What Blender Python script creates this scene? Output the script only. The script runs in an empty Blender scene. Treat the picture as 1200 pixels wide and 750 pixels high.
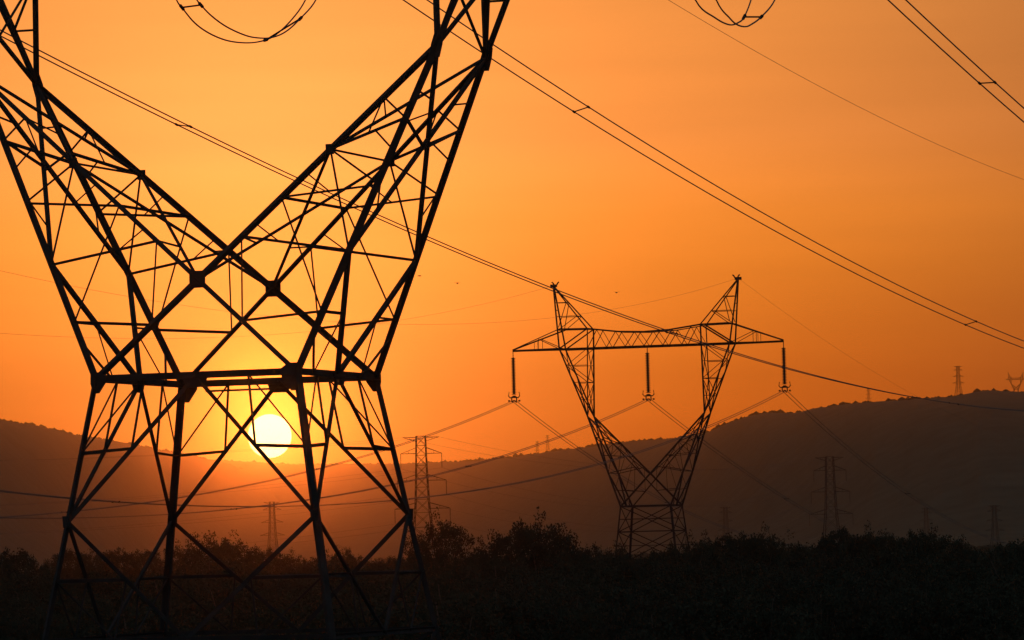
import bpy, bmesh, math, random
from math import sin, cos, radians, pi
from mathutils import Vector, Matrix, noise

sc = bpy.context.scene
col = sc.collection
R = random.Random(7)
EYE = 12.0                                   # camera height above the plain

# ------------------------------------------------------------------ camera
PITCH, ROLL = 0.0481, 0.0259
cam = bpy.data.cameras.new('camera')
cam.lens = 5479.0 / 1200.0 * 36.0
cam.sensor_width = 36.0
cam.clip_start, cam.clip_end = 1.0, 600000.0
cam_ob = bpy.data.objects.new('camera', cam)
col.objects.link(cam_ob)
fwd = Vector((0, cos(PITCH), sin(PITCH)))
up0 = Vector((0, -sin(PITCH), cos(PITCH)))
rt0 = Vector((1, 0, 0))
rt = rt0 * cos(ROLL) - up0 * sin(ROLL)
up = up0 * cos(ROLL) + rt0 * sin(ROLL)
m = Matrix((rt, up, -fwd)).transposed().to_4x4()
m.translation = (0, 0, EYE)
cam_ob.matrix_world = m
sc.camera = cam_ob

# ------------------------------------------------------------------ light
SUN_AZ, SUN_EL = -0.0524, 0.02461
SUN_DIR = Vector((sin(SUN_AZ) * cos(SUN_EL), cos(SUN_AZ) * cos(SUN_EL), sin(SUN_EL)))
LAMP_EL = SUN_EL + radians(0.35)              # keeps the lamp clear of the modelled sun ball
sl = bpy.data.lights.new('sun_lamp', 'SUN')
sl.energy = 0.029
sl.color = (1.0, 0.175, 0.018)
sl.angle = radians(0.5)
sun_ob = bpy.data.objects.new('sun_lamp', sl)
col.objects.link(sun_ob)
ld = Vector((sin(SUN_AZ) * cos(LAMP_EL), cos(SUN_AZ) * cos(LAMP_EL), sin(LAMP_EL)))
sun_ob.rotation_euler = ld.to_track_quat('Z', 'Y').to_euler()
sun_ob.location = (0, 0, 400)

HAZE_DENSITY, HAZE_G = 5.0e-5, 0.985
NISHITA = 0.003

world = bpy.data.worlds.new('World')
sc.world = world
world.use_nodes = True
nt = world.node_tree
nt.nodes.clear()
def nd(t, **k):
    n = nt.nodes.new(t)
    for a, b in k.items(): setattr(n, a, b)
    return n
def mth(op, a, b=None, c=None, clamp=False):
    n = nd('ShaderNodeMath', operation=op, use_clamp=clamp)
    for i, v in enumerate((a, b, c)):
        if v is None: continue
        if isinstance(v, (int, float)): n.inputs[i].default_value = v
        else: nt.links.new(v, n.inputs[i])
    return n.outputs[0]
tc = nd('ShaderNodeTexCoord')
nrm = nd('ShaderNodeVectorMath', operation='NORMALIZE')
nt.links.new(tc.outputs['Generated'], nrm.inputs[0])
sep = nd('ShaderNodeSeparateXYZ')
nt.links.new(nrm.outputs[0], sep.inputs[0])
el = mth('MULTIPLY', mth('ARCSINE', sep.outputs[2]), 180 / pi)                 # degrees above the horizon
az = mth('MULTIPLY', mth('ARCTAN2', sep.outputs[0], sep.outputs[1]), 180 / pi)
da = mth('SUBTRACT', az, SUN_AZ * 180 / pi)
dot = nd('ShaderNodeVectorMath', operation='DOT_PRODUCT')
nt.links.new(nrm.outputs[0], dot.inputs[0])
dot.inputs[1].default_value = SUN_DIR
theta = mth('MULTIPLY', mth('ARCCOSINE', mth('MINIMUM', dot.outputs['Value'], 1.0)), 180 / pi)
def gauss(x, w):
    q = mth('DIVIDE', x, w)
    return mth('EXPONENT', mth('MULTIPLY', mth('MULTIPLY', q, q), -1.0))
# thin uneven cirrus veils
noi = nd('ShaderNodeTexNoise')
mp = nd('ShaderNodeMapping')
mp.inputs['Scale'].default_value = (7, 7, 95)
nt.links.new(nrm.outputs[0], mp.inputs[0])
nt.links.new(mp.outputs[0], noi.inputs[0])
noi.inputs['Scale'].default_value = 1.0
noi.inputs['Detail'].default_value = 3.0
veil = mth('MULTIPLY_ADD', noi.outputs[0], 0.24, 0.88)
wide = mth('MULTIPLY', gauss(da, 11.9), mth('EXPONENT', mth('MULTIPLY', mth('MAXIMUM', el, 0.0), -1 / 16.0)))
pillar = mth('MULTIPLY', gauss(da, 3.1), gauss(mth('SUBTRACT', el, 3.6), 3.3))
core = mth('EXPONENT', mth('MULTIPLY', theta, -1 / 1.5))
amp = mth('MULTIPLY', mth('MULTIPLY', wide, 1.58), veil)
ramp = nd('ShaderNodeValToRGB')
nt.links.new(mth('DIVIDE', mth('MAXIMUM', el, 0.0), 8.0, clamp=True), ramp.inputs[0])
cr = ramp.color_ramp
stops = [(0, (.47, .068, .005)), (.17, (.59, .108, .006)), (.25, (.62, .128, .008)), (.33, (.72, .168, .012)), (.42, (.83, .218, .018)),
         (.5, (.96, .270, .029)), (.62, (1, .305, .055)), (.85, (1, .332, .066)), (1, (1, .35, .073))]
while len(cr.elements) < len(stops): cr.elements.new(0.5)
for e, (p, c) in zip(cr.elements, stops):
    e.position = p; e.color = c + (1,)
def vscale(colsock, val):
    v = nd('ShaderNodeVectorMath', operation='SCALE')
    if isinstance(colsock, tuple): v.inputs[0].default_value = colsock
    else: nt.links.new(colsock, v.inputs[0])
    nt.links.new(val, v.inputs['Scale'])
    return v.outputs[0]
def vadd(a, b):
    v = nd('ShaderNodeVectorMath', operation='ADD')
    nt.links.new(a, v.inputs[0]); nt.links.new(b, v.inputs[1])
    return v.outputs[0]
glow = vadd(vadd(vscale(ramp.outputs[0], amp), vscale((.55, .185, .052), mth('MULTIPLY', pillar, veil))), vscale((0.9, 0.42, 0.055), mth('ADD', mth('MULTIPLY', core, 0.1), mth('MULTIPLY', gauss(theta, 0.5), 0.45))))
sky = nd('ShaderNodeTexSky', sky_type='NISHITA')
sky.sun_disc = False
sky.sun_elevation = SUN_EL
sky.sun_rotation = SUN_AZ
sky.dust_density = 6.0
sky.air_density = 2.0
skys = nd('ShaderNodeVectorMath', operation='SCALE')
nt.links.new(sky.outputs[0], skys.inputs[0])
skys.inputs['Scale'].default_value = NISHITA
bg = nd('ShaderNodeBackground')
dusk = mth('SUBTRACT', 1.0, gauss(da, 55.0))
away = vscale((0.13, 0.165, 0.21), mth('MULTIPLY', dusk, mth('GREATER_THAN', el, -0.5)))
nt.links.new(vadd(vadd(glow, away), skys.outputs[0]), bg.inputs[0])
bg.inputs[1].default_value = 1.0
wo = nd('ShaderNodeOutputWorld')
nt.links.new(bg.outputs[0], wo.inputs[0])

vs = sc.view_settings
vs.view_transform = 'Standard'; vs.look = 'None'; vs.exposure = 0.0; vs.gamma = 1.0; vs.use_curve_mapping = False
sc.render.engine = 'CYCLES'
sc.cycles.use_denoising = True
sc.cycles.max_bounces = 4
sc.cycles.volume_bounces = 0
sc.cycles.transparent_max_bounces = 8

# ------------------------------------------------------------------ materials
def mat(name, base, rough=0.8, metal=0.0, var=0.0, scale=3.0, spec=0.3):
    mm = bpy.data.materials.new(name); mm.use_nodes = True
    t = mm.node_tree; b = t.nodes['Principled BSDF']
    b.inputs['Base Color'].default_value = base + (1,)
    b.inputs['Roughness'].default_value = rough
    b.inputs['Metallic'].default_value = metal
    b.inputs['Specular IOR Level'].default_value = spec
    if var:
        g = t.nodes.new('ShaderNodeNewGeometry'); n = t.nodes.new('ShaderNodeTexNoise')
        n.inputs['Scale'].default_value = scale; n.inputs['Detail'].default_value = 4
        t.links.new(g.outputs['Position'], n.inputs['Vector'])
        r = t.nodes.new('ShaderNodeValToRGB')
        r.color_ramp.elements[0].position = .3; r.color_ramp.elements[1].position = .7
        r.color_ramp.elements[0].color = tuple(c * (1 - var) for c in base) + (1,)
        r.color_ramp.elements[1].color = tuple(c * (1 + var) for c in base) + (1,)
        t.links.new(n.outputs[0], r.inputs[0]); t.links.new(r.outputs[0], b.inputs['Base Color'])
    return mm
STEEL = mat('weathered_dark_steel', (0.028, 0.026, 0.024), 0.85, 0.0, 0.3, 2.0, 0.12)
WIRE = mat('stranded_aluminium', (0.12, 0.11, 0.10), 0.6, 0.3)
CERAM = mat('brown_glazed_porcelain', (0.06, 0.035, 0.025), 0.35)
CONC = mat('footing_concrete', (0.3, 0.29, 0.27), 0.9, 0, 0.25, 4)
LEAF = [mat('leaves_olive', (0.040, 0.043, 0.028), 0.95, 0, 0.12, 0.8, 0.0), mat('leaves_dark', (0.038, 0.041, 0.027), 0.95, 0, 0.12, 0.8, 0.0),
        mat('leaves_dry', (0.043, 0.042, 0.028), 0.95, 0, 0.12, 0.8, 0.0)]
BARK = mat('bark', (0.07, 0.05, 0.035), 0.95, 0, 0.3, 6)
SOIL = mat('plain_scrub', (0.055, 0.054, 0.034), 0.95, 0, 0.5, 0.02, 0.1)
HILL = mat('wooded_hillside', (0.07, 0.08, 0.055), 0.95, 0, 0.22, 0.03, 0.1)
FEATHER = mat('dark_feathers', (0.03, 0.027, 0.025), 0.9)

# ------------------------------------------------------------------ helpers
def link(name, me, parent=None):
    o = bpy.data.objects.new(name, me); col.objects.link(o)
    if parent is not None: o.parent = parent
    return o
def obj(name, bm, m, parent=None, smooth=False):
    me = bpy.data.meshes.new(name)
    bm.normal_update(); bm.to_mesh(me); bm.free()
    for mm in (m if isinstance(m, list) else [m]): me.materials.append(mm)
    if smooth: me.polygons.foreach_set('use_smooth', [True] * len(me.polygons))
    return link(name, me, parent)
def tag(o, label=None, cat=None, group=None, kind=None):
    if label: o['label'] = label
    if cat: o['category'] = cat
    if group: o['group'] = group
    if kind: o['kind'] = kind
    return o
def empty(name, loc, rz=0.0):
    o = link(name, None); o.location = loc; o.rotation_euler = (0, 0, rz); o.empty_display_size = .5
    return o
def copy_tree(o, parent=None):
    c = o.copy(); col.objects.link(c)
    if parent is not None: c.parent = parent
    for ch in [x for x in bpy.data.objects if x.parent == o]: copy_tree(ch, c)
    return c
V = Vector
def lerp(a, b, t): return a + (b - a) * t
def angle(bm, p, q, w, t=None, ref=None):
    """a rolled L-section steel angle from p to q, leg width w"""
    p, q = V(p), V(q); d = (q - p)
    if d.length < 1e-4: return
    d.normalize(); t = t or max(0.012, w * 0.13)
    r = V(ref) if ref is not None else V((0.31, 0.93, 0.2))
    x = r - d * r.dot(d)
    if x.length < 0.05: x = V((1, 0.2, 0)) - d * d.dot(V((1, 0.2, 0)))
    x.normalize(); y = d.cross(x)
    sec = [(0, 0), (w, 0), (w, t), (t, t), (t, w), (0, w)]
    k = w * 0.36
    a = [bm.verts.new(p + x * (sx - k) + y * (sy - k)) for sx, sy in sec]
    b = [bm.verts.new(q + x * (sx - k) + y * (sy - k)) for sx, sy in sec]
    for i in range(6): bm.faces.new((a[i], a[(i + 1) % 6], b[(i + 1) % 6], b[i]))
    bm.faces.new(a[::-1]); bm.faces.new(b)
def bar(bm, p, q, w):
    p, q = V(p), V(q); d = (q - p).normalized()
    x = d.cross(V((0.3, 0.9, 0.25))).normalized(); y = d.cross(x)
    a = [bm.verts.new(p + (x * c + y * s) * w / 2) for c, s in ((1, 1), (-1, 1), (-1, -1), (1, -1))]
    b = [bm.verts.new(q + (x * c + y * s) * w / 2) for c, s in ((1, 1), (-1, 1), (-1, -1), (1, -1))]
    for i in range(4): bm.faces.new((a[i], a[(i + 1) % 4], b[(i + 1) % 4], b[i]))
    bm.faces.new(a[::-1]); bm.faces.new(b)
def tube(bm, pts, r, n=6):
    rings = []
    for i, p in enumerate(pts):
        d = (pts[min(i + 1, len(pts) - 1)] - pts[max(i - 1, 0)]).normalized()
        x = d.cross(V((0, 0, 1)));
        if x.length < .05: x = d.cross(V((0, 1, 0)))
        x.normalize(); y = x.cross(d)
        rr = r[i] if isinstance(r, (list, tuple)) else r
        rings.append([bm.verts.new(p + (x * cos(2 * pi * k / n) + y * sin(2 * pi * k / n)) * rr) for k in range(n)])
    for a, b in zip(rings, rings[1:]):
        for k in range(n): bm.faces.new((a[k], a[(k + 1) % n], b[(k + 1) % n], b[k]))
    bm.faces.new(rings[0][::-1]); bm.faces.new(rings[-1])
def plate(bm, c, ux, uy, outline, t):
    """flat gusset: outline in the plane spanned by ux,uy, thickness t"""
    n = ux.cross(uy).normalized() * t / 2
    a = [bm.verts.new(c + ux * x + uy * y - n) for x, y in outline]
    b = [bm.verts.new(c + ux * x + uy * y + n) for x, y in outline]
    k = len(a)
    for i in range(k): bm.faces.new((a[i], a[(i + 1) % k], b[(i + 1) % k], b[i]))
    bm.faces.new(a[::-1]); bm.faces.new(b)
def box(bm, c, s):
    r = bmesh.ops.create_cube(bm, size=1)
    for v in r['verts']: v.co = V(c) + V((v.co.x * s[0], v.co.y * s[1], v.co.z * s[2]))
def smooth_path(pts, n=6):
    out = []
    P = [pts[0] * 2 - pts[1]] + list(pts) + [pts[-1] * 2 - pts[-2]]
    for i in range(1, len(P) - 2):
        a, b, c, d = P[i - 1:i + 3]
        for k in range(n):
            t = k / n
            out.append(.5 * ((2 * b) + (c - a) * t + (2 * a - 5 * b + 4 * c - d) * t * t + (3 * b - a - 3 * c + d) * t ** 3))
    out.append(P[-2]); return out
def ray(u, v, Y):
    """world point at depth Y seen towards direction (u, v) of the survey photograph"""
    a, b = u - 600, 375 - v
    d = fwd * 5479 + rt * a + up * b
    return V((0, 0, EYE)) + d * (Y / d.y)

# ------------------------------------------------------------------ terrain and sky
bm = bmesh.new()
NX, NY = 60, 90
def gz(x, y): return 0.9 * noise.noise(V((x / 90, y / 120, 1))) - 0.3
vv = [[bm.verts.new((-2900 + 5800 * i / NX, -250 + 16800 * (j / NY) ** 1.5, gz(-2900 + 5800 * i / NX, -250 + 16800 * (j / NY) ** 1.5))) for i in range(NX + 1)] for j in range(NY + 1)]
for j in range(NY):
    for i in range(NX): bm.faces.new((vv[j][i], vv[j][i + 1], vv[j + 1][i + 1], vv[j + 1][i]))
tag(obj('ground', bm, SOIL, smooth=True), kind='structure')

# the range bends round the valley: each ridge point is (survey column, survey row, distance)
SKYLINE = {
 'right': [(-300, 600, 12500), (0, 575, 12500), (120, 556, 12500), (200, 545, 12500), (265, 541, 12500), (300, 543, 12400), (345, 545.5, 12300), (400, 545.5, 12000), (450, 545, 11600), (500, 543.5, 11000), (560, 541, 10200), (600, 537.5, 9700),
           (640, 531.5, 9200), (688, 525.5, 8600), (736, 519.5, 8000), (789, 515.5, 7300), (827, 509, 6900), (845, 501, 6700), (858, 496, 6600), (880, 489, 6400), (900, 485.5, 6200),
           (932, 486, 6000), (956, 480, 5800), (990, 476, 5600), (1020, 473.5, 5400), (1068, 470.5, 5200), (1100, 468, 5100), (1124, 466, 5050), (1145, 461.5, 5000), (1162, 460, 5000), (1185, 461, 5000), (1200, 462, 5000), (1260, 468, 5000), (1400, 480, 5000), (1600, 500, 5000), (1900, 540, 5000), (2300, 620, 5000)],
 'left': [(-1000, 560, 5400), (-700, 520, 5400), (-400, 490, 5500), (-150, 482, 5600), (-60, 488, 5800), (0, 494, 6200), (43, 500.5, 6600), (77, 508, 7000), (90, 512, 7200), (141, 519, 8200), (170, 526, 9000), (220, 534, 10200), (270, 546, 11200), (330, 570, 11800), (400, 610, 12000), (450, 644, 12000)],
}
def ridge_at(prof, u):
    for p, q in zip(prof, prof[1:]):
        if p[0] <= u <= q[0]:
            k = (u - p[0]) / (q[0] - p[0]); return lerp(p[1], q[1], k), lerp(p[2], q[2], k)
def hill(name, prof, front, seed):
    bm = bmesh.new()
    us = []
    u = prof[0][0]
    while u < prof[-1][0]:
        us.append(u); u += 2.2 if -60 < u < 1260 else 12
    us.append(prof[-1][0])
    rows = [-1, -.93, -.85, -.76, -.66, -.56, -.46, -.36, -.27, -.19, -.12, -.06, -.02, 0, .03, .1, .25, .5, 1.0]
    grid = []
    ridge = []
    for u in us:
        v, D = ridge_at(prof, u)
        depth_front = D * front
        P = ray(u, v, D)
        top = max(P.z, 0.0)
        c = []
        for s in rows:
            y = D + s * depth_front + 60 * noise.noise(V((P.x / 300, s * 3, seed)))
            x = P.x * y / D
            f = (cos(min(1, abs(s)) * pi) * .5 + .5) ** 1.15
            w = 1 + (0.16 * noise.noise(V((x / 320, y / 500, seed))) + .04 * noise.noise(V((x / 90, y / 160, seed + 4)))) * (1 - f) * 2.2
            z = top * f * w + (.7 * noise.noise(V((x / 14, y / 40, seed))) if top > 8 and f > .05 else 0)
            if abs(s) == 1: z = -3
            c.append(bm.verts.new((x, y, z)))
        grid.append(c)
        ridge.append((V((P.x, D, top)), D))
    for a, b in zip(grid, grid[1:]):
        for j in range(len(rows) - 1): bm.faces.new((a[j], b[j], b[j + 1], a[j + 1]))
    tag(obj(name, bm, HILL, smooth=True), kind='structure')
    return ridge
ridges = {}
for i, (k, prof) in enumerate(SKYLINE.items()):
    ridges[k] = hill('hills', prof, .38, 3.7 * i + 1)
# woods along the ridges: thousands of crowns that read as one fringe
bm = bmesh.new()
for k, rg in ridges.items():
    for P, D in rg:
        if P.z < 12 or abs(P.x / D) > .16: continue
        dens = noise.noise(V((P.x / 60, D, 2)))
        for q in range(3):
            if R.random() > .55 + .5 * dens: continue
            h = R.uniform(3.0, 6.0) * (1 + 1.3 * max(dens, 0)) * min(D / 5500, 1.5); c = P + V((R.uniform(-2, 2), R.uniform(-60, 8), R.uniform(-2.2, .4)))
            r = bmesh.ops.create_icosphere(bm, subdivisions=1, radius=1)
            for v in r['verts']:
                v.co = V((v.co.x * h * .62, v.co.y * h * .62, v.co.z * h * .6)) * R.uniform(.7, 1.25) + c
tag(obj('ridge_woods', bm, LEAF[1]), kind='stuff', label='far woods fringing the skyline of the hazy hills', cat='woods')

# sun: an incandescent ball far beyond the hills
bm = bmesh.new()
bmesh.ops.create_uvsphere(bm, u_segments=64, v_segments=32, radius=1)
sm = bpy.data.materials.new('solar_light'); sm.use_nodes = True
t = sm.node_tree; t.nodes.clear()
em = t.nodes.new('ShaderNodeEmission'); em.inputs[0].default_value = (1.0, 0.72, 0.27, 1); em.inputs[1].default_value = 4.5
t.links.new(em.outputs[0], t.nodes.new('ShaderNodeOutputMaterial').inputs[0])
so = obj('sun', bm, sm, smooth=True)
so.location = V((0, 0, EYE)) + SUN_DIR * 250000
so.scale = (250000 * 25.5 / 5479,) * 3
tag(so, 'glowing white disc of the setting sun low between tower legs', 'sun')

# haze: one closed box of evenly dense air
bm = bmesh.new()
box(bm, (0, 8300, 127), (6000, 17200, 264))
hz = bpy.data.materials.new('dusty_evening_air'); hz.use_nodes = True
t = hz.node_tree; t.nodes.clear()
pv = t.nodes.new('ShaderNodeVolumePrincipled')
pv.inputs['Color'].default_value = (0.86, 0.80, 0.72, 1)
pv.inputs['Density'].default_value = HAZE_DENSITY
pv.inputs['Anisotropy'].default_value = HAZE_G
t.links.new(pv.outputs[0], t.nodes.new('ShaderNodeOutputMaterial').inputs['Volume'])
tag(obj('haze', bm, hz), kind='stuff', label='dusty evening haze over the plain', cat='haze')

# ------------------------------------------------------------------ lattice towers
def cup_tower(name, X, Y, th, P):
    """waist, V-shaped arms, crossarm and two earth-wire peaks; e = along the crossarm, n = along the line"""
    root = empty(name, (X, Y, 0), -th)
    S = P['s']
    Wc, Wb, Ws = P['w'][0] * S, P['w'][1] * S, P['w'][2] * S           # chord, main brace, redundant
    h, hn, zw = P['h'], P['hn'], P['zw'] + EYE
    ep, np_, zp = P['ep'], P['np'], P['zp'] + EYE
    cor = {(a, b): V((a * h, b * hn, zw)) for a in (-1, 1) for b in (-1, 1)}
    elb = {(a, b): V((a * ep, b * np_, zp)) for a in (-1, 1) for b in (-1, 1)}
    levels = [(zw, h, hn)] + [(z + EYE, e, n) for z, e, n in P['levels']]
    def lv(i, a, b): z, e, n = levels[i]; return V((a * e, b * n, z))
    # legs
    for a in (-1, 1):
        for b in (-1, 1):
            bm = bmesh.new()
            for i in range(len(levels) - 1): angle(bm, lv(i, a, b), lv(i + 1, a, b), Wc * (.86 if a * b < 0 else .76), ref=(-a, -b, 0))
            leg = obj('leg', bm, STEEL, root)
            bm = bmesh.new(); p = lv(len(levels) - 1, a, b); box(bm, (p.x, p.y, .1), (1.1, 1.1, 1.2)); obj('footing', bm, CONC, leg)
    # body faces
    faces = [((-1, -1), (1, -1)), ((-1, 1), (1, 1)), ((-1, -1), (-1, 1)), ((1, -1), (1, 1))]
    for fa, fb in faces:
        bm = bmesh.new()
        for i in range(len(levels) - 1):
            A0, B0, A1, B1 = lv(i, *fa), lv(i, *fb), lv(i + 1, *fa), lv(i + 1, *fb)
            if P['panels'][i] == 'A':                   # inverted V with redundants
                apex = lerp(A0, B0, .5)
                for p0, p1 in ((A0, A1), (B0, B1)):
                    angle(bm, apex, p1, Wb)
                    lm, dm, bq = lerp(p0, p1, .52), lerp(apex, p1, .50), lerp(apex, p0, .52)
                    angle(bm, lm, dm, Ws * 1.25); angle(bm, dm, bq, Ws * .75); angle(bm, bq, lm, Ws * .75)
            elif P['panels'][i] == 'V':                 # V meeting on the beam below
                apex = lerp(A1, B1, .5)
                for p0, p1 in ((A0, A1), (B0, B1)):
                    angle(bm, p0, apex, Wb)
                    lm, dm = lerp(p0, p1, .5), lerp(p0, apex, .5)
                    angle(bm, lm, dm, Ws * 1.4); angle(bm, dm, lerp(p1, apex, .5), Ws * .8); angle(bm, lm, lerp(p1, apex, .5), Ws * .8)
                angle(bm, A1, B1, Wb * .9)
            else:                                       # X
                angle(bm, A0, B1, Wb * .8); angle(bm, B0, A1, Wb * .8)
                angle(bm, lerp(A0, A1, .5), lerp(B0, B1, .5), Ws)
                angle(bm, A1, B1, Wb * .8)
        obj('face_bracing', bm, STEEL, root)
        bm = bmesh.new()
        angle(bm, cor[fa], cor[fb], Wc * .92, ref=(0, 0, 1))
        if P['fine'] and fa[1] == fb[1] == 1: angle(bm, lerp(cor[fa], cor[fb], .12) + V((0, 0, -.17)), lerp(cor[fa], cor[fb], .56) + V((0, 0, -.17)), Ws * .9)
        obj('waist_beam', bm, STEEL, root)
    # arms
    tX = h / (h + ep)
    zc, zt, ncr = P['zc'] + EYE, P['zt'] + EYE, P['nc']
    for a in (-1, 1):
        I = {b: (lambda t, b=b: lerp(cor[(-a, b)], elb[(a, b)], t)) for b in (-1, 1)}      # inner chord (starts at the opposite corner)
        O = {b: (lambda t, b=b: lerp(cor[(a, b)], elb[(a, b)], t)) for b in (-1, 1)}
        top = {b: V((a * P['eo'], b * ncr, zc)) for b in (-1, 1)}                          # outer chord meets the crossarm
        inn = {b: V((a * P['ei'], b * ncr, zc)) for b in (-1, 1)}
        inn2 = {b: V((a * P['ei'], b * ncr, zt)) for b in (-1, 1)}
        bm = bmesh.new()
        for b in (-1, 1):
            k_ = 1.0 if a * b < 0 else .68
            angle(bm, O[b](0), O[b](1), Wc * k_, ref=(-a, -b, 0)); angle(bm, I[b](0), I[b](1), Wc * .66, ref=(a, -b, 0))
            angle(bm, elb[(a, b)], top[b], Wc * .9 * k_, ref=(-a, -b, 0)); angle(bm, elb[(a, b)], inn2[b], Wc * .64, ref=(a, -b, 0))
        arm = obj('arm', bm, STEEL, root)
        for b in (-1, 1):                               # side faces
            bm = bmesh.new()
            i_, o_ = I[b], O[b]
            L = [(i_(.43), o_(.37), Ws * 1.2), (i_(.547), o_(.57), Ws * .95), (i_(.69), o_(.37), Ws), (i_(.69), o_(.575), Ws * .9), (i_(.69), o_(.775), Ws * 1.25),
                 (i_(.845), o_(.775), Ws * .9), (i_(.547), o_(.18), Ws * .8)]
            hl = lerp(O[b](0), I[b](tX), .0)
            low = lerp(cor[(a, b)], lerp(cor[(a, b)], elb[(-a, b)], tX), .55)             # on the other arm's chord below the crossing
            L += [(low, o_(.185), Ws * 1.1), (i_(.43), low, Ws * .75), (i_(.845), lerp(i_(.69), o_(.775), .5), Ws * .7),
                  (i_(.47), lerp(i_(.43), o_(.37), .35), Ws * .6), (o_(.68), lerp(i_(.69), o_(.775), .6), Ws * .6), (i_(.62), lerp(i_(.547), o_(.57), .5), Ws * .6)]
            for p, q, w in L: angle(bm, p, q, w)
            obj('lacing', bm, STEEL, arm)
            bm = bmesh.new(); L = []                        # above the elbow
            E = elb[(a, b)]
            for k in range(4):
                t0, t1 = k / 4, (k + 1) / 4
                p0, p1, q0, q1 = lerp(E, top[b], t0), lerp(E, top[b], t1), lerp(E, inn[b], t0), lerp(E, inn[b], t1)
                L.append((p1, q1, Ws)); L.append((p0, q1, Ws * .9) if k % 2 else (q0, p1, Ws * .9))
            for p, q, w in L: angle(bm, p, q, w)
            obj('lacing', bm, STEEL, arm)
        bm = bmesh.new()                                # outer face
        mid = lerp(cor[(a, -1)], cor[(a, 1)], .5)
        cx = (O[-1](.70) + O[1](.70)) / 2
        L = [(O[-1](.37), elb[(a, 1)], Wb * .8), (O[1](.37), elb[(a, -1)], Wb * .8)]
        for b in (-1, 1):
            vm = lerp(mid, O[b](.37), .5); wq = lerp(mid, cor[(a, b)], .6)
            L += [(mid, O[b](.37), Wb * .9), (O[b](.185), vm, Ws), (vm, wq, Ws * .65), (wq, O[b](.12), Ws * .8), (cx, O[b](.775), Ws * 1.3), (O[b](.6), lerp(O[b](.37), elb[(a, -b)], .2), Ws * .8),
                  (O[b](.86), lerp(O[-b](.37), elb[(a, b)], .75), Ws * .75)]
        L.append((O[-1](.37), O[1](.37), Ws * .7)) if not P['fine'] else None
        for p, q, w in L: angle(bm, p, q, w)
        obj('lacing', bm, STEEL, arm)
        bm = bmesh.new(); L = []
        for b in (-1, 1): L += [(elb[(a, b)], lerp(elb[(a, -b)], top[-b], .6), Wb * .75), (lerp(elb[(a, b)], top[b], .6), top[-b], Ws)]
        for b in (-1, 1): L += [(elb[(a, b)], lerp(elb[(a, -b)], inn[-b], .5), Ws), (lerp(elb[(a, b)], inn[b], .5), inn[-b], Ws)]
        L.append((lerp(elb[(a, -1)], inn[-1], .5), lerp(elb[(a, 1)], inn[1], .5), Ws))
        for p, q, w in L: angle(bm, p, q, w)
        obj('lacing', bm, STEEL, arm)
        bm = bmesh.new()                                # inner face
        L = [(I[1](tX), I[-1](.69), Ws), (I[-1](tX), I[1](.69), Ws), (I[-1](.547), I[1](.547), Ws * .95), (I[-1](.69), elb[(a, 1)], Ws * 1.1), (I[1](.69), elb[(a, -1)], Ws * 1.1), (I[-1](.69), I[1](.69), Ws * .7)]
        for b in (-1, 1):
            L += [(I[b](.43), lerp(I[b](tX), I[-b](.69), .3), Ws * .7), (I[b](.845), lerp(I[b](.69), elb[(a, -b)], .35), Ws * .7)]
        for p, q, w in L: angle(bm, p, q, w)
        obj('lacing', bm, STEEL, arm)
    # gusset plates
    if P['fine']:
        X_, Z_ = V((1, 0, 0)), V((0, 0, 1)); Y_ = V((0, 1, 0))
        sq = [(x * .86, y * .86) for x, y in ((-.19, -.23), (.19, -.23), (.225, -.19), (.225, .19), (.19, .23), (-.19, .23), (-.225, .19), (-.225, -.19))]
        def gp(c, ux, uy, o, off): b2 = bmesh.new(); plate(b2, c + off, ux, uy, o, .03); obj('gusset_plate', b2, STEEL, root)
        for b in (-1, 1):
            gp(lerp(cor[(-1, b)], elb[(1, b)], tX), X_, Z_, sq, V((0, b * .05, 0)))
            for a in (-1, 1):
                g_ = .70 if a * b > 0 else .92
                o = [(x * g_ * a, y * g_) for x, y in ((-.18, .24), (.17, .24), (.18, -.14), (.09, -.46), (-.12, -.46), (-.36, -.12), (-.38, .1))]
                if a > 0: o = o[::-1]
                gp(cor[(a, b)], X_, Z_, o, V((-a * .02, b * .06, 0)))
                gp(elb[(a, b)], X_, Z_, [(-.16, -.3), (.06, -.3), (.14, 0), (.17, .24), (-.05, .26), (-.14, 0)] if a > 0 else [(.16, -.3), (.14, 0), (.05, .26), (-.17, .24), (-.14, 0), (-.06, -.3)], V((0, b * .05, 0)))
                gp(lerp(cor[(-a, b)], elb[(a, b)], .69), X_, Z_, [(-.1, -.12), (.1, -.12), (.1, .12), (-.1, .12)], V((0, b * .05, 0)))
                gp(lv(1, a, b), X_, Z_, [(-.09, -.14), (.09, -.14), (.11, .13), (-.11, .13)], V((0, b * .06, 0)))
            gp(lerp(cor[(-1, b)], cor[(1, b)], .5) + V((0, 0, -.12)), X_, Z_, [(-.32, .1), (-.22, -.14), (.22, -.14), (.32, .1)], V((0, b * .05, 0)))
        for a in (-1, 1):
            gp(lerp(cor[(a, -1)], cor[(a, 1)], .5) + V((0, 0, -.1)), Y_, Z_, [(-.4, .12), (-.25, -.14), (.25, -.14), (.4, .12)], V((a * .05, 0, 0)))
    # crossarm
    ec = P['ec']
    bm = bmesh.new()
    tips = {a: V((a * ec, 0, zc)) for a in (-1, 1)}
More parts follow.
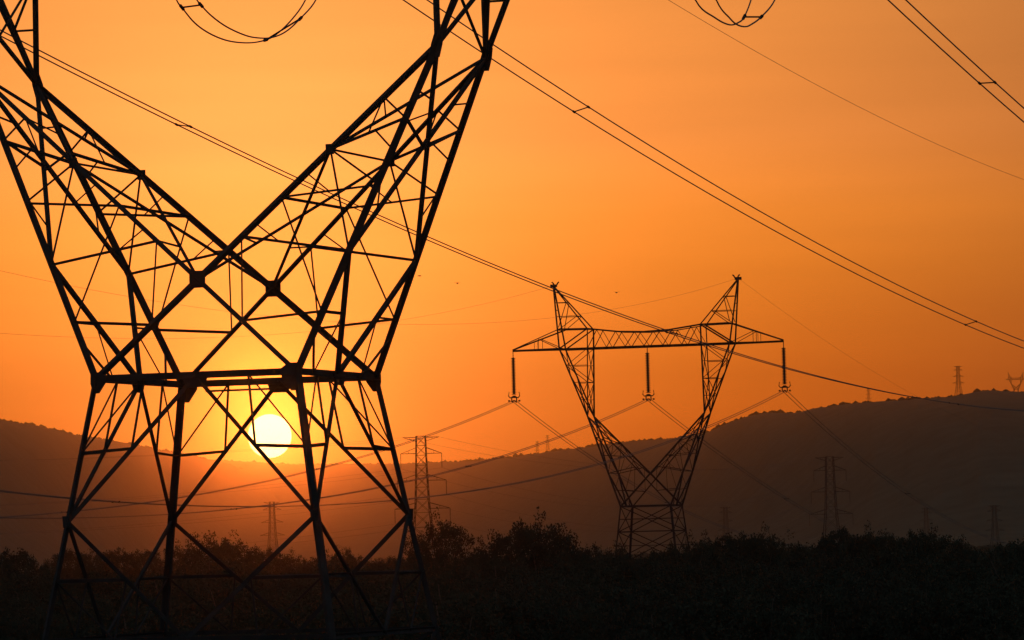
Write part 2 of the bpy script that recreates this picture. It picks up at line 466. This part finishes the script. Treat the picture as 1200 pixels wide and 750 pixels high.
    for b in (-1, 1):
        angle(bm, V((-P['eo'], b * ncr, zc)), V((P['eo'], b * ncr, zc)), Wc * .85, ref=(0, -b, 1))
        sag = P['sag']
        prev = V((-P['eo'], b * ncr, zt + .05))
        for e, dz in ((-P['ei'], 0), (-P['ei'] * .45, -sag * .8), (0, -sag), (P['ei'] * .45, -sag * .8), (P['ei'], 0), (P['eo'], .05)):
            q = V((e, b * ncr, zt + dz)); angle(bm, prev, q, Wc * .6, ref=(0, -b, -1)); prev = q
        for a in (-1, 1):
            angle(bm, V((a * P['eo'], b * ncr, zc)), tips[a] + V((0, b * .12, 0)), Wc * .8, ref=(0, -b, 1))
            angle(bm, V((a * P['eo'], b * ncr, zt + .05)), tips[a] + V((0, b * .12, .12)), Wc * .55, ref=(0, -b, -1))
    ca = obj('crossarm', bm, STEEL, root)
    bm = bmesh.new()
    N = 12
    for b in (-1, 1):
        for k in range(N):
            e0, e1 = lerp(-P['ei'], P['ei'], k / N), lerp(-P['ei'], P['ei'], (k + 1) / N)
            zz = lambda e: zt - sag * (1 - (abs(e) / P['ei']) ** 2)
            if k % 2: angle(bm, V((e0, b * ncr, zz(e0))), V((e1, b * ncr, zc)), Ws * 1.1)
            else: angle(bm, V((e0, b * ncr, zc)), V((e1, b * ncr, zz(e1))), Ws * 1.1)
        for a in (-1, 1):
            angle(bm, V((a * P['eo'], b * ncr, zc)), V((a * P['ei'], b * ncr, zt)), Wb)
            f = lambda e, hi: V((a * e, b * lerp(ncr, .12, (e - P['eo']) / (ec - P['eo'])), lerp(zt if hi else zc, zc, (e - P['eo']) / (ec - P['eo'])) if hi else zc))
            em_ = lerp(P['eo'], ec, .44)
            angle(bm, V((a * P['eo'], b * ncr, zc)), f(em_, 1), Ws); angle(bm, f(em_, 1), f(em_, 0), Ws); angle(bm, f(em_ + .5, 1), f(em_ + .5, 0), Ws * .8)
    for k in range(N + 1):
        e0 = lerp(-P['ei'], P['ei'], k / N)
        angle(bm, V((e0, -ncr, zc)), V((e0, ncr, zc)), Ws)
        if k < N: angle(bm, V((e0, -ncr if k % 2 else ncr, zc)), V((lerp(-P['ei'], P['ei'], (k + 1) / N), ncr if k % 2 else -ncr, zc)), Ws * .8)
    obj('lacing', bm, STEEL, ca)
    # peaks
    for a in (-1, 1):
        tip = V((a * P['epk'], 0, P['zpk'] + EYE))
        bm = bmesh.new()
        for b in (-1, 1):
            tb = tip + V((0, b * .12, 0))
            angle(bm, V((a * P['eo'], b * ncr, zc)), tb, Wc * .62); angle(bm, V((a * P['ei'], b * ncr, zt)), tb, Wc * .5)
            for t_ in (.3, .62):
                angle(bm, lerp(V((a * P['eo'], b * ncr, zt)), tb, t_), lerp(V((a * P['ei'], b * ncr, zt)), tb, t_), Ws)
            angle(bm, lerp(V((a * P['eo'], b * ncr, zt)), tb, 0), lerp(V((a * P['ei'], b * ncr, zt)), tb, .3), Ws)
            angle(bm, lerp(V((a * P['eo'], b * ncr, zt)), tb, .05), lerp(V((a * P['ei'], b * ncr, zt)), tb, .62), Ws)
        for t_ in (.3, .62, .85):
            for base in ((P['eo'], zc), (P['ei'], zt)):
                q = [lerp(V((a * base[0], b * ncr, base[1])), tip, t_) for b in (-1, 1)]
                angle(bm, q[0], q[1], Ws)
        pk = obj('peak', bm, STEEL, root)
        bm = bmesh.new()
        for sgn in (-1, 1):
            tube(bm, [tip + V((-a * .2 + sgn * .12, 0, .1)), tip + V((-a * .2 + sgn * .27, 0, .36)), tip + V((-a * .2 + sgn * .4, 0, .46))], .08)
        box(bm, tip + V((0, 0, .05)), (.7, .3, .3))
        obj('earth_wire_clamp', bm, STEEL, pk)
    return root

T1 = cup_tower('transmission_tower', -6.5, 110.32, .3167, dict(s=1.0, w=(.176, .108, .054), fine=True, h=2.5, hn=2.66, zw=4.088, ep=5.78, np=1.735, zp=11.52,
    levels=[(.805, 3.06, 3.16), (-1.95, 3.53, 3.6), (-6.5, 4.3, 4.3), (-11.6, 5.15, 5.1)], panels=['A', 'V', 'X', 'X'],
    zc=16.9, zt=19.0, nc=1.7, eo=8.1, ei=5.7, ec=12.4, sag=.3, epk=9.0, zpk=27.6))
tag(T1, 'huge black lattice tower framing the sun, its V-shaped arms leaving the frame', 'pylon', 'lattice towers')
T2 = cup_tower('transmission_tower', 14.386, 500, .26, dict(s=1.0, w=(.205, .125, .062), fine=False, h=2.733, hn=2.733, zw=3.787, ep=6.4, np=1.467, zp=13.55,
    levels=[(1.1, 3.02, 3.02), (-1.9, 3.35, 3.35), (-6.5, 4.0, 4.0), (-11.6, 4.7, 4.7)], panels=['X', 'X', 'X', 'X'],
    zc=20.89, zt=22.95, nc=1.4, eo=9.35, ei=6.2, ec=14.87, sag=.55, epk=10.15, zpk=27.7))
tag(T2, 'mid distance V-armed lattice tower standing whole above trees, three insulators hanging from its crossarm', 'pylon', 'lattice towers')

# ------------------------------------------------------------------ insulators on the middle tower
def off(X, Y, th, e): return X + e * cos(th), Y - e * sin(th)
def string_bm(L, r, n):
    bm = bmesh.new(); pts, rad = [], []
    for k in range(n):
        z = -L * k / n
        for dz, f in ((0, .45), (.25, .5), (.35, 1), (.6, .95), (.75, .5)):
            pts.append(V((0, 0, z - dz * L / n))); rad.append(r * f)
    # a lathe, ring by ring
    rings = [[bm.verts.new((rr * cos(2 * pi * j / 10), rr * sin(2 * pi * j / 10), p.z)) for j in range(10)] for p, rr in zip(pts, rad)]
    for a, b in zip(rings, rings[1:]):
        for j in range(10): bm.faces.new((a[j], a[(j + 1) % 10], b[(j + 1) % 10], b[j]))
    bm.faces.new(rings[0]); bm.faces.new(rings[-1][::-1])
    return bm
INS_BOT = {-1: 15.504, 0: 15.198, 1: 15.61}
for i, lab in ((-1, 'left'), (0, 'middle'), (1, 'right')):
    x, y = off(14.386, 500, .26, 14.87 * i)
    ztop = 20.89 + EYE; zb = INS_BOT[i] + EYE; L = ztop - zb
    r = empty('insulator_string', (x, y, ztop), -.26)
    tag(r, {-1: 'dark insulator string hanging from the left crossarm tip of the middle tower', 0: 'insulator string hanging from the centre of the crossarm, between the V arms',
            1: 'insulator string on the right crossarm tip, hanging before the hill edge'}[i], 'insulator', 'insulator strings on the crossarm')
    bm = bmesh.new(); tube(bm, [V((0, 0, 0)), V((0, 0, -.75))], .045); obj('hanger_link', bm, STEEL, r)
    d = obj('disc_stack', string_bm(L - 1.35, .27, 24), CERAM, r, True); d.location = (0, 0, -.7)
    bm = bmesh.new()
    plate(bm, V((0, 0, -L + .42)), V((1, 0, 0)), V((0, 0, 1)), [(-.42, -.1), (.42, -.1), (.12, .16), (-.12, .16)], .06); box(bm, (-.27, 0, -L + .16), (.09, .16, .42)); box(bm, (.27, 0, -L + .16), (.09, .16, .42))
    obj('yoke', bm, STEEL, r)
    bm = bmesh.new()
    for sgn in (-1, 1):
        tube(bm, [V((sgn * .1, 0, -L + .45)), V((sgn * .45, 0, -L + .35)), V((sgn * .62, 0, -L + .55)), V((sgn * .56, 0, -L + .95))], .06)
        tube(bm, [V((0, sgn * .2, -L + .05)), V((0, sgn * .9, -L - .12))], .07)
        box(bm, (sgn * .5, sgn * .25, -L + .02), (.17, .2, .17))
    obj('arcing_horn', bm, STEEL, r)

# ------------------------------------------------------------------ conductors
def span(x0, y0, z0, al, b, c, s0, s1, off_e=0.0, n=70, roll=0.0):
    ex, ey = cos(al), -sin(al)
    out = []
    for k in range(n + 1):
        s = lerp(s0, s1, k / n)
        out.append(V((x0 + s * sin(al) + ex * off_e, y0 + s * cos(al) + ey * off_e, z0 + EYE + b * s + c * s * s - roll * off_e)))
    return out
def bundle(x, y, z, al, b, c, s0, s1, r, gap, spacers, label, group, strain=False, roll=0.0):
    e = empty('conductor_bundle', (0, 0, 0))
    tag(e, label, 'cable', group)
    for g in (-gap, gap):
        bm = bmesh.new(); tube(bm, span(x, y, z, al, b, c, s0, s1, g, 70, roll), r); obj('wire', bm, WIRE, e, True)
    for s in spacers:
        bm = bmesh.new()
        p, q = span(x, y, z, al, b, c, s, s + .001, -gap, 1, roll)[0], span(x, y, z, al, b, c, s, s + .001, gap, 1, roll)[0]
        tube(bm, [p, q], r * 1.05)
        for w in (p, q):
            d = V((sin(al), cos(al), b)) * .09; tube(bm, [w - d, w + d], r * 1.9)
        obj('spacer', bm, STEEL, e)
    if strain:                                           # tension insulators that hold the bundle to the crossarm
        a0, a1 = span(x, y, z, al, b, c, 1.6, s0, 0, 1)
        for g in (-.2, .2):
            sb = string_bm((a1 - a0).length, .13, 22)
            o = obj('tension_insulator', sb, CERAM, e, True)
            o.location = a0 + V((cos(al), -sin(al), 0)) * g; o.rotation_euler = (a0 - a1).to_track_quat('Z', 'Y').to_euler()
    return e
W_ = {-1: (16.18, -.13416, .00047014), 0: (16.232, -.13763, .00050185), 1: (16.16, -.1340, .000470)}
WL = {-1: 'twin cable crossing the V of the near tower then passing before the middle tower crossarm', 0: 'twin cable sloping from the top of the near tower to mid right edge',
      1: 'thick dark twin cable cutting across the top right corner'}
for i in (-1, 0, 1):
    x, y = off(-6.5, 110.3, .3167, 12.287 * i)
    z, b, c = W_[i]
    bundle(x, y, z, .3135, b, c, 6.6, 290, {-1: .019, 0: .018, 1: .020}[i], .225, {-1: (27.4, 80, 132, 185, 238), 0: (28.2, 80.6, 133, 186, 239), 1: (27.7, 80, 133, 186, 239)}[i], WL[i], 'cables of the near tower', True, {-1: .19, 0: -.26, 1: 0.0}[i])
LB = {-1: (15.504, .16009, .00051459), 0: (15.198, .15754, .00050509), 1: (15.61, .15881, .00051528)}
RB = {-1: (15.504, -.19083, .00052752), 0: (15.198, -.16994, .00029656), 1: (15.61, -.18226, .00043501)}
nm = {-1: 'left', 0: 'centre', 1: 'right'}
for i in (-1, 0, 1):
    x, y = off(14.386, 500, .26, 14.87 * i)
    z, b, c = LB[i]
    bundle(x, y, z, .32, b, c, -.2, -300, .030, .24, (-60, -120, -180, -240), 'twin cable sagging leftward from the %s insulator of the middle tower' % nm[i], 'cables of the middle tower')
    z, b, c = RB[i]
    bundle(x, y, z, .265, b, c, .2, 210 if i != 0 else 330, .030, .24, (70, 140, 205), 'twin cable dropping to the right from the %s insulator of the middle tower' % nm[i], 'cables of the middle tower')
def single(name, pts, r, label, cat, group):
    bm = bmesh.new(); tube(bm, pts, r); return tag(obj(name, bm, WIRE, None, True), label, cat, group)
x, y = off(-6.5, 110.3, .3167, -9)
single('earth_wire', span(x, y, 27.62, .3135, -.12941, .000445, 0, 290), .009, 'single thin wire crossing the upper right sky alone', 'cable', 'earth wires')
for e, b, c, lab in ((-10.15, .1359, .00045528, 'faint thin wire running left from the left peak of the middle tower'), (10.15, .13492, .00048697, 'faint thin wire running left from the right peak of the middle tower')):
    x, y = off(14.386, 500, .26, e)
    single('earth_wire', span(x, y, 27.8, .32, b, c, 0, -290), .010, lab, 'cable', 'earth wires')
x, y = off(14.386, 500, .26, 10.15)
single('earth_wire', span(x, y, 27.8, .265, -.12, .00022, 0, 280), .009, 'faint thin wire dropping right from the right peak of the middle tower', 'cable', 'earth wires')

# jumper loops under the near tower's crossarm (outside the top of the frame)
def jumper(e0, wires, spacers, label):
    root = empty('jumper_loop', (0, 0, 0)); tag(root, label, 'cable', 'jumper loops of the near tower')
    paths = []
    for e, pts in wires:
        x, y = off(-6.5, 110.3, .3167, e)
        P = smooth_path([V((x + n * sin(.3167), y + n * cos(.3167), z + EYE)) for n, z in pts], 6)
        paths.append(P)
        bm = bmesh.new(); tube(bm, P, .019); obj('wire', bm, WIRE, root, True)
    for a, b in spacers:
        p, q = paths[0][a], paths[1][b]
        bm = bmesh.new(); tube(bm, [p, q], .022)
        d = (q - p).normalized() * .07
        for w, P, k in ((p, paths[0], a), (q, paths[1], b)):
            t_ = (P[k + 1] - P[k - 1]).normalized() * .1
            tube(bm, [w - t_, w + t_], .04)
        obj('spacer', bm, STEEL, root)
jumper(0, [(-.22, [(-4.6, 15.3), (-4.0, 14.3), (-3.3, 13.3), (-2.76, 12.8), (-2.45, 12.66), (-1.69, 12.38), (-.79, 12.22), (.29, 12.155), (1.4, 12.2), (2.42, 12.32), (3.4, 12.54), (4.6, 13.03), (5.71, 13.68), (6.4, 14.5), (6.7, 15.2)]),
           (.22, [(-4.5, 15.3), (-3.9, 14.2), (-3.2, 13.2), (-2.64, 12.82), (-2.36, 12.7), (-1.71, 12.51), (-.8, 12.35), (.29, 12.265), (1.12, 12.27), (2.14, 12.37), (3.13, 12.61), (4.15, 13.03), (5.26, 13.6), (6.0, 14.4), (6.5, 15.2)])],
       [(24, 24), (57, 66)], 'wide wire loop hanging into the top of the frame above the V')
jumper(12.3, [(12.1, [(-4.6, 14.6), (-3.6, 13.2), (-2.24, 12.1), (-.65, 11.86), (.58, 11.82), (1.4, 11.96), (1.87, 12.13), (2.52, 12.59), (3.3, 13.4), (4.4, 14.9)]),
              (12.5, [(-4.4, 14.6), (-3.4, 13.2), (-1.94, 12.11), (-.86, 11.81), (-.22, 11.72), (.45, 11.74), (.98, 11.84), (1.91, 12.11), (3.19, 12.64), (4.2, 13.5), (5.2, 14.9)])],
       [(36, 42)], 'small crossed wire loop hanging into the top edge of the right sky')

# ------------------------------------------------------------------ far pylons
def far_pylon(u, v, Y, rz, scale, label, strings=False, base=0.0, lod=1.0):
    top = ray(u, v, Y)
    H = top.z - base
    r = empty('lattice_pylon', (top.x, top.y, base), rz)
    tag(r, label, 'pylon', 'distant double-sided pylons')
    k = scale
    w = lod
    bm = bmesh.new()
    prof = [(H, 1.15 * k), (H - 8 * k, 1.35 * k), (H - 17 * k, 1.7 * k), (H - 24 * k, 2.3 * k), (H - 30 * k, 3.2 * k), (0, 3.2 * k + max(0, H - 30 * k) * .14)]
    def hw(z):
        for (z1, a), (z0, b) in zip(prof, prof[1:]):
            if z0 <= z <= z1: return lerp(b, a, (z - z0) / max(z1 - z0, 1e-6))
        return prof[-1][1]
    for a in (-1, 1):
        for b in (-1, 1):
            for (z1, h1), (z0, h0) in zip(prof, prof[1:]): bar(bm, (a * h1, b * h1, z1), (a * h0, b * h0, z0), .26 * k * w)
    body = obj('body', bm, STEEL, r)
    bm = bmesh.new()
    z = H
    while z > 1:
        st = max(2.4 * k, hw(z) * 2.0); z2 = max(0, z - st); a0, a1 = hw(z), hw(z2)
        for p, q in (((-1, -1), (1, -1)), ((-1, 1), (1, 1)), ((-1, -1), (-1, 1)), ((1, -1), (1, 1))):
            P0, Q0 = V((p[0] * a0, p[1] * a0, z)), V((q[0] * a0, q[1] * a0, z)); P1, Q1 = V((p[0] * a1, p[1] * a1, z2)), V((q[0] * a1, q[1] * a1, z2))
            bar(bm, P0, Q1, .11 * k * w); bar(bm, Q0, P1, .11 * k * w); bar(bm, P0, Q0, .1 * k * w)
        z = z2
    obj('lacing', bm, STEEL, body)
    for j, (dz, hl) in enumerate(((0.3, 4.6), (4.4, 5.2), (11.2, 6.2), (18.3, 7.0))):
        z = H - dz * k
        for a in (-1, 1):
            bm = bmesh.new(); e = hl * k; h0 = hw(z)
            for b in (-1, 1):
                bar(bm, (a * h0, b * h0, z), (a * e, 0, z), .16 * k * w)
                bar(bm, (a * hw(z + 1.5 * k if j else z), b * h0, z + (1.5 * k if j else -1.0 * k)), (a * e, 0, z), .13 * k * w)
            bar(bm, (a * lerp(h0, e, .5), 0, z), (a * lerp(h0, e, .5), 0, z + (.75 if j else -.5) * k), .1 * k * w)
            obj('crossarm', bm, STEEL, r)
            if strings and j:
                p = r.matrix_world if False else None
                wx, wy = top.x + a * e * cos(rz), top.y + a * e * sin(rz)
                s = obj('insulator_string', string_bm(3.6 * k, .17 * k * w, 10), CERAM, None, True)
                s.location = (wx, wy, base + z - .05)
                side = 'left' if a < 0 else 'right'
                lvl = {1: 'top', 2: 'middle', 3: 'lowest'}[j]
                tag(s, 'insulator on the %s arm, %s side, of the %s' % (lvl, side, strings), 'insulator', 'insulators of distant pylons')
    return r, H
far_pylon(493, 511, 1180, .12, 1.0, 'hazy pylon with stacked crossarms rising behind a round tree beside the near tower', 'pylon behind the round tree', lod=.66)
far_pylon(972, 535, 1490, .1, 1.0, 'dim pylon with stacked crossarms before the dark right hill', 'pylon before the dark hill', lod=.6)
far_pylon(318.5, 588, 2500, -.2, .98, 'faint pylon seen between the near tower legs under the sun', lod=.95)
far_pylon(850, 594, 3300, .3, .9, 'tiny dim pylon just right of the middle tower foot', lod=.85)
far_pylon(1085, 595, 3300, .2, .8, 'tiny dark pylon above the tree line at the base of the right hill', lod=.85)
far_pylon(1165, 592, 2700, .2, .8, 'dim narrow pylon above the trees near the right edge', lod=.85)
RD = lambda u: ridge_at(SKYLINE['right'], u)[1] - 25
b_ = ray(1123, 464.5, RD(1123)).z - 2
far_pylon(1122.5, 429, RD(1123), .3, 1.0, 'small pylon with many arms on the hill crest at right', base=b_, lod=1.3)
b_ = ray(1017, 473, RD(1017)).z - 2
far_pylon(1017.5, 455, RD(1017), .5, .64, 'tiny faint pylon on the hill shoulder left of the crest', base=b_, lod=.85)
for u, v0, v1, lab in ((629.5, 517, 535, 'left one of two specks of pylon on the central ridge'), (641.5, 510, 533, 'right and taller one of two specks of pylon on the central ridge')):
    b_ = ray(u, v1, RD(u)).z - 2
    far_pylon(u, v0, RD(u), .4, 1.0, lab, base=b_, lod=1.1)
# the little cup-shaped tower on the crest: the same family as the big ones
P2 = ray(1191, 464, 4980)
tag(cup_tower('transmission_tower', P2.x, P2.y, .2, dict(s=1.7, w=(.21, .125, .062), fine=False, h=2.3, hn=2.3, zw=P2.z - EYE + 7, ep=5, np=1.4, zp=P2.z - EYE + 13,
    levels=[(P2.z - EYE - 6, 3.4, 3.4)], panels=['X'], zc=P2.z - EYE + 17.5, zt=P2.z - EYE + 19.5, nc=1.2, eo=7.2, ei=5, ec=10.5, sag=.4, epk=8, zpk=P2.z - EYE + 25)),
    'tiny cup-shaped tower on the crest at the right edge', 'pylon', 'lattice towers')
for ch in [o for o in bpy.data.objects if o.name.startswith('footing')]:
    rt_ = ch.parent.parent
    if rt_.location.y > 4000: bpy.data.objects.remove(ch)

# wires of the two plain pylons
pa, pb = ray(493, 511, 1180), ray(972, 535, 1490)
for j, (dz, hl) in enumerate(((0.3, 4.6), (8.1, 5.2), (14.9, 6.2), (22, 7.0))):
    for a in (-1, 1):
        P, Q = pa + V((a * hl, 0, -dz)), pb + V((a * hl, 0, -dz))
        pts = [lerp(P, Q, t / 30) + V((0, 0, -(9 if j else 6) * 4 * (t / 30) * (1 - t / 30))) for t in range(31)]
        single('power_line', pts, .024, 'hair thin wire sagging between the two hazy pylons on the plain', 'cable', 'wires between plain pylons')
        Q2 = P + V((-260, -170, 3))
        pts = [lerp(P, Q2, t / 30) + V((0, 0, -(9 if j else 6) * 4 * (t / 30) * (1 - t / 30))) for t in range(31)]
        single('power_line', pts, .024, 'hair thin wire leading left from the hazy pylon behind the near tower legs', 'cable', 'wires left of the hazy pylon')

# ------------------------------------------------------------------ trees
def crown_bm(seed, spread, n_clump, per, leaf, open_):
    """crown of leaf-sized faces in clumps, unit: about 10 m tall tree, crown base at z=1.5"""
    rr = random.Random(seed); bm = bmesh.new()
    rx, rz, zc = spread + 1.7, 3.7, 4.3                 # a lumpy dome, a little flat on its underside
    off_ = V((seed * 3.1, seed * 1.7, 0))
    for c in range(n_clump):
        d = V((rr.gauss(0, 1), rr.gauss(0, 1), rr.gauss(0, 1) + .25)).normalized()
        lump = 1 + .30 * noise.noise(d * 1.5 + off_) + .16 * noise.noise(d * 3.6 + off_)
        if open_ and noise.noise(d * 2.3 + off_ * 2) < -.42 + open_ * .35: continue
        f = lump * (rr.uniform(.82, 1.0) if rr.random() < .72 else rr.uniform(.25, .82))
        cc = V((d.x * rx * f, d.y * rx * f, zc + d.z * (rz if d.z > 0 else 2.9) * f))
        cr_ = rr.uniform(.28, .55)
        for q in range(per):
            g = V((rr.gauss(0, 1), rr.gauss(0, 1), rr.gauss(0, .8)))
            p = cc + g.normalized() * cr_ * rr.random() ** .45
            ax = V((rr.gauss(0, 1), rr.gauss(0, 1), rr.gauss(0, 1))).normalized()
            ay = ax.cross(V((rr.gauss(0, 1), rr.gauss(0, 1), rr.gauss(0, 1)))).normalized()
            s = leaf * rr.uniform(.6, 1.35)
            bm.faces.new([bm.verts.new(p + ax * (x * s) + ay * (y * s * .6)) for x, y in ((-.5, 0), (0, -.5), (.5, 0), (0, .5))])
    return bm
def trunk_bm(seed, spread):
    rr = random.Random(seed + 50); bm = bmesh.new()
    P = [V((0, 0, -.4)), V((rr.uniform(-.1, .1), 0, 1.6)), V((rr.uniform(-.3, .3), rr.uniform(-.3, .3), 3.4)), V((rr.uniform(-.5, .5), rr.uniform(-.5, .5), 6.0))]
    tube(bm, P, [.34, .25, .19, .06], 7)
    for k in range(7):
        a = rr.uniform(0, 2 * pi); s = lerp(P[1], P[2], rr.uniform(.3, 1)); e = V((cos(a) * spread * rr.uniform(.7, 1.1), sin(a) * spread * rr.uniform(.7, 1.1), rr.uniform(5, 7.8)))
        tube(bm, [s, lerp(s, e, .5) + V((0, 0, -.3)), e], [.13, .08, .025], 5)
    return bm
KINDS = []
TOPS = []
for k, (spread, nc, per, leaf, mi, nme, op) in enumerate(((2.3, 440, 50, .165, 0, 'broadleaf_tree', 0), (1.9, 400, 50, .165, 1, 'broadleaf_tree', 0), (2.7, 480, 50, .165, 1, 'broadleaf_tree', 0),
                                                           (2.2, 340, 42, .16, 2, 'broadleaf_tree', .3), (2.5, 260, 30, .16, 2, 'sparse_tree', .7), (1.5, 330, 46, .16, 0, 'broadleaf_tree', 0))):
    r = empty(nme, (0, 0, 0))
    cb = crown_bm(11 + k, spread, nc, per, leaf, op)
    zs = sorted(v.co.z for v in cb.verts); TOPS.append(zs[int(len(zs) * .992)])
    obj('crown', cb, LEAF[mi], r)
    obj('trunk', trunk_bm(11 + k, spread), BARK, r)
    KINDS.append([r, False])
def tree(u, v, Y, kind, width=1.0, label=None, group=None):
    src, used = KINDS[kind]
    t = src if not used else copy_tree(src)
    KINDS[kind][1] = True
    p = ray(u, v + 3.5, Y); g = gz(p.x, Y)
    hz_ = (p.z - g) / TOPS[kind]
    t.location = (p.x, Y, g); t.rotation_euler = (0, 0, R.uniform(0, 6.28))
    wd = max(.7, min(hz_, 1.3)) * width * .92
    t.scale = (wd, wd, hz_)
    tag(t, label or 'dark bushy tree merging into the black tree belt along the bottom', 'tree', group or 'trees of the black belt')
# skyline trees, from left to right: (column, row of the crown's top, distance, kind, width, label)
for a in ((-12, 648, 520, 0, 1, None), (14, 645, 500, 1, .9, 'dark rounded tree at the far left edge above the belt'), (62, 654, 760, 5, .8, None), (82, 643, 800, 1, 1, 'hazy tree showing between the left legs of the near tower'), (112, 645, 860, 0, 1.1, None),
          (135, 643, 820, 2, 1, None), (165, 644, 850, 1, 1, None), (196, 637, 760, 3, .8, 'hazy treetop beside the second left leg of the near tower'), (224, 643, 700, 0, .9, None),
          (255, 623, 640, 4, 1.25, 'sparse feathery tree rising below and left of the sun'), (246, 634, 600, 0, 1.0, None), (276, 634, 620, 1, 1.0, 'rounded shoulder tree just right of the feathery tree'), (306, 644, 700, 2, 1, None), (334, 649, 720, 0, 1, None),
          (366, 655, 560, 1, 1, None), (400, 641, 760, 5, .8, 'small pointed tree between the right legs of the near tower'), (388, 650, 600, 0, .9, None), (432, 654, 560, 2, .9, None), (462, 652, 640, 1, .9, None),
          (494, 626, 520, 3, .7, 'hazy tree at the foot of the left distant pylon'), (518, 612, 500, 0, .95, 'tall rounded tree hiding the foot of the hazy pylon'), (541, 622, 505, 4, .8, 'open-crowned tree on the right side of the tall rounded tree'), (566, 651, 520, 1, .8, None),
          (584, 647, 430, 5, .9, None), (609, 617, 420, 2, .85, 'large dark tree with twin domes left of the middle tower'), (635, 615, 415, 0, 1.0, 'right dome of dark trees left of the middle tower'), (661, 634, 425, 1, .8, None), (684, 643, 450, 2, .8, None),
          (704, 644, 440, 3, .8, None), (720, 641, 560, 5, .7, 'bush at the left foot of the middle tower'), (745, 652, 420, 0, 1.0, None), (770, 646, 470, 1, .7, 'bushy tree at the right foot of the middle tower'), (794, 640, 470, 2, .7, None), (817, 635, 480, 0, .9, None),
          (840, 629, 520, 3, .85, 'ragged treetop right of the middle tower foot'), (865, 626, 520, 1, 1, None), (889, 626, 510, 0, 1, None), (905, 628, 540, 5, .9, None), (930, 640, 520, 2, .9, None), (956, 638, 520, 0, .8, None),
          (983, 620, 500, 1, .9, 'taller treetop in front of the dim pylon at right'), (1004, 627, 505, 2, .9, None), (1028, 624, 500, 0, .9, None), (1052, 628, 505, 3, .9, None), (1076, 623, 510, 1, .9, 'small peak of the tree belt below the tiny dark pylon'),
          (1100, 627, 500, 0, 1, None), (1128, 641, 480, 2, .9, None), (1150, 648, 470, 5, .9, None), (1174, 640, 420, 1, .9, None), (1200, 634, 400, 0, 1, 'dark tree at the far right edge'), (1228, 630, 420, 2, 1, None)):
    tree(*a)
# belt of trees in front, lower in the picture
for row, (Y, v0, step) in enumerate(((400, 662, 42), (330, 680, 50), (265, 704, 60))):
    u = -40 + row * 17
    while u < 1245:
        tree(u + R.uniform(-9, 9), v0 - (u - 600) * .02 + R.uniform(-9, 9), Y * R.uniform(.94, 1.06), R.choice((0, 1, 2, 3, 5)), R.uniform(.9, 1.2))
        u += step
# scrub woods on the plain beyond, one mass
bm = bmesh.new()
for k in range(2600):
    Y = 900 + 2500 * R.random() ** 1.3; X = R.uniform(-.14, .14) * Y
    h = R.uniform(1.5, 4.5)
    r = bmesh.ops.create_icosphere(bm, subdivisions=1, radius=1)
    for v in r['verts']: v.co = V((v.co.x * h * .8, v.co.y * h * .8, v.co.z * h * .75 + h * .5)) * R.uniform(.75, 1.2) + V((X, Y, 0))
tag(obj('plain_woods', bm, LEAF[1]), kind='stuff', label='low scrub woods covering the far plain', cat='woods')

# ------------------------------------------------------------------ birds
def bird(u, v, Y, span_, rz, label):
    c = ray(u, v, Y); bm = bmesh.new()
    tube(bm, [V((-.5, 0, 0)) * span_, V((-.28, 0, .01)) * span_, V((0, 0, .02)) * span_, V((.25, 0, .02)) * span_, V((.36, 0, .04)) * span_, V((.45, 0, .03)) * span_],
         [.02 * span_, .05 * span_, .1 * span_, .08 * span_, .055 * span_, .012 * span_], 7)
    for s in (-1, 1):
        rows_ = [(.0, .05, .05), (.3, .17, .0), (.58, .1, -.09)]
        prev = None
        for yy, zz, xx in rows_:
            w = .17 * span_ * (1.15 - yy * 1.3)
            q = [bm.verts.new(V((xx * span_ + dx * w, s * yy * span_, zz * span_ + dz * .014 * span_))) for dx, dz in ((-.5, 0), (0, 1), (.5, 0), (0, -1))]
            if prev:
                for i in range(4): bm.faces.new((prev[i], prev[(i + 1) % 4], q[(i + 1) % 4], q[i]))
            prev = q
        bm.faces.new(prev)
    o = obj('bird', bm, FEATHER, None, True); o.location = c; o.rotation_euler = (0, 0, rz)
    tag(o, label, 'bird', 'birds in the sky')
bird(722.5, 343, 420, .55, 1.9, 'tiny bird flying just above the middle tower crossarm')
bird(536, 332, 400, .55, 1.2, 'tiny bird flying between the near tower and the middle tower')
bird(491.5, 323.5, 380, .4, .6, 'tiny bird close to the right leg of the near tower V')
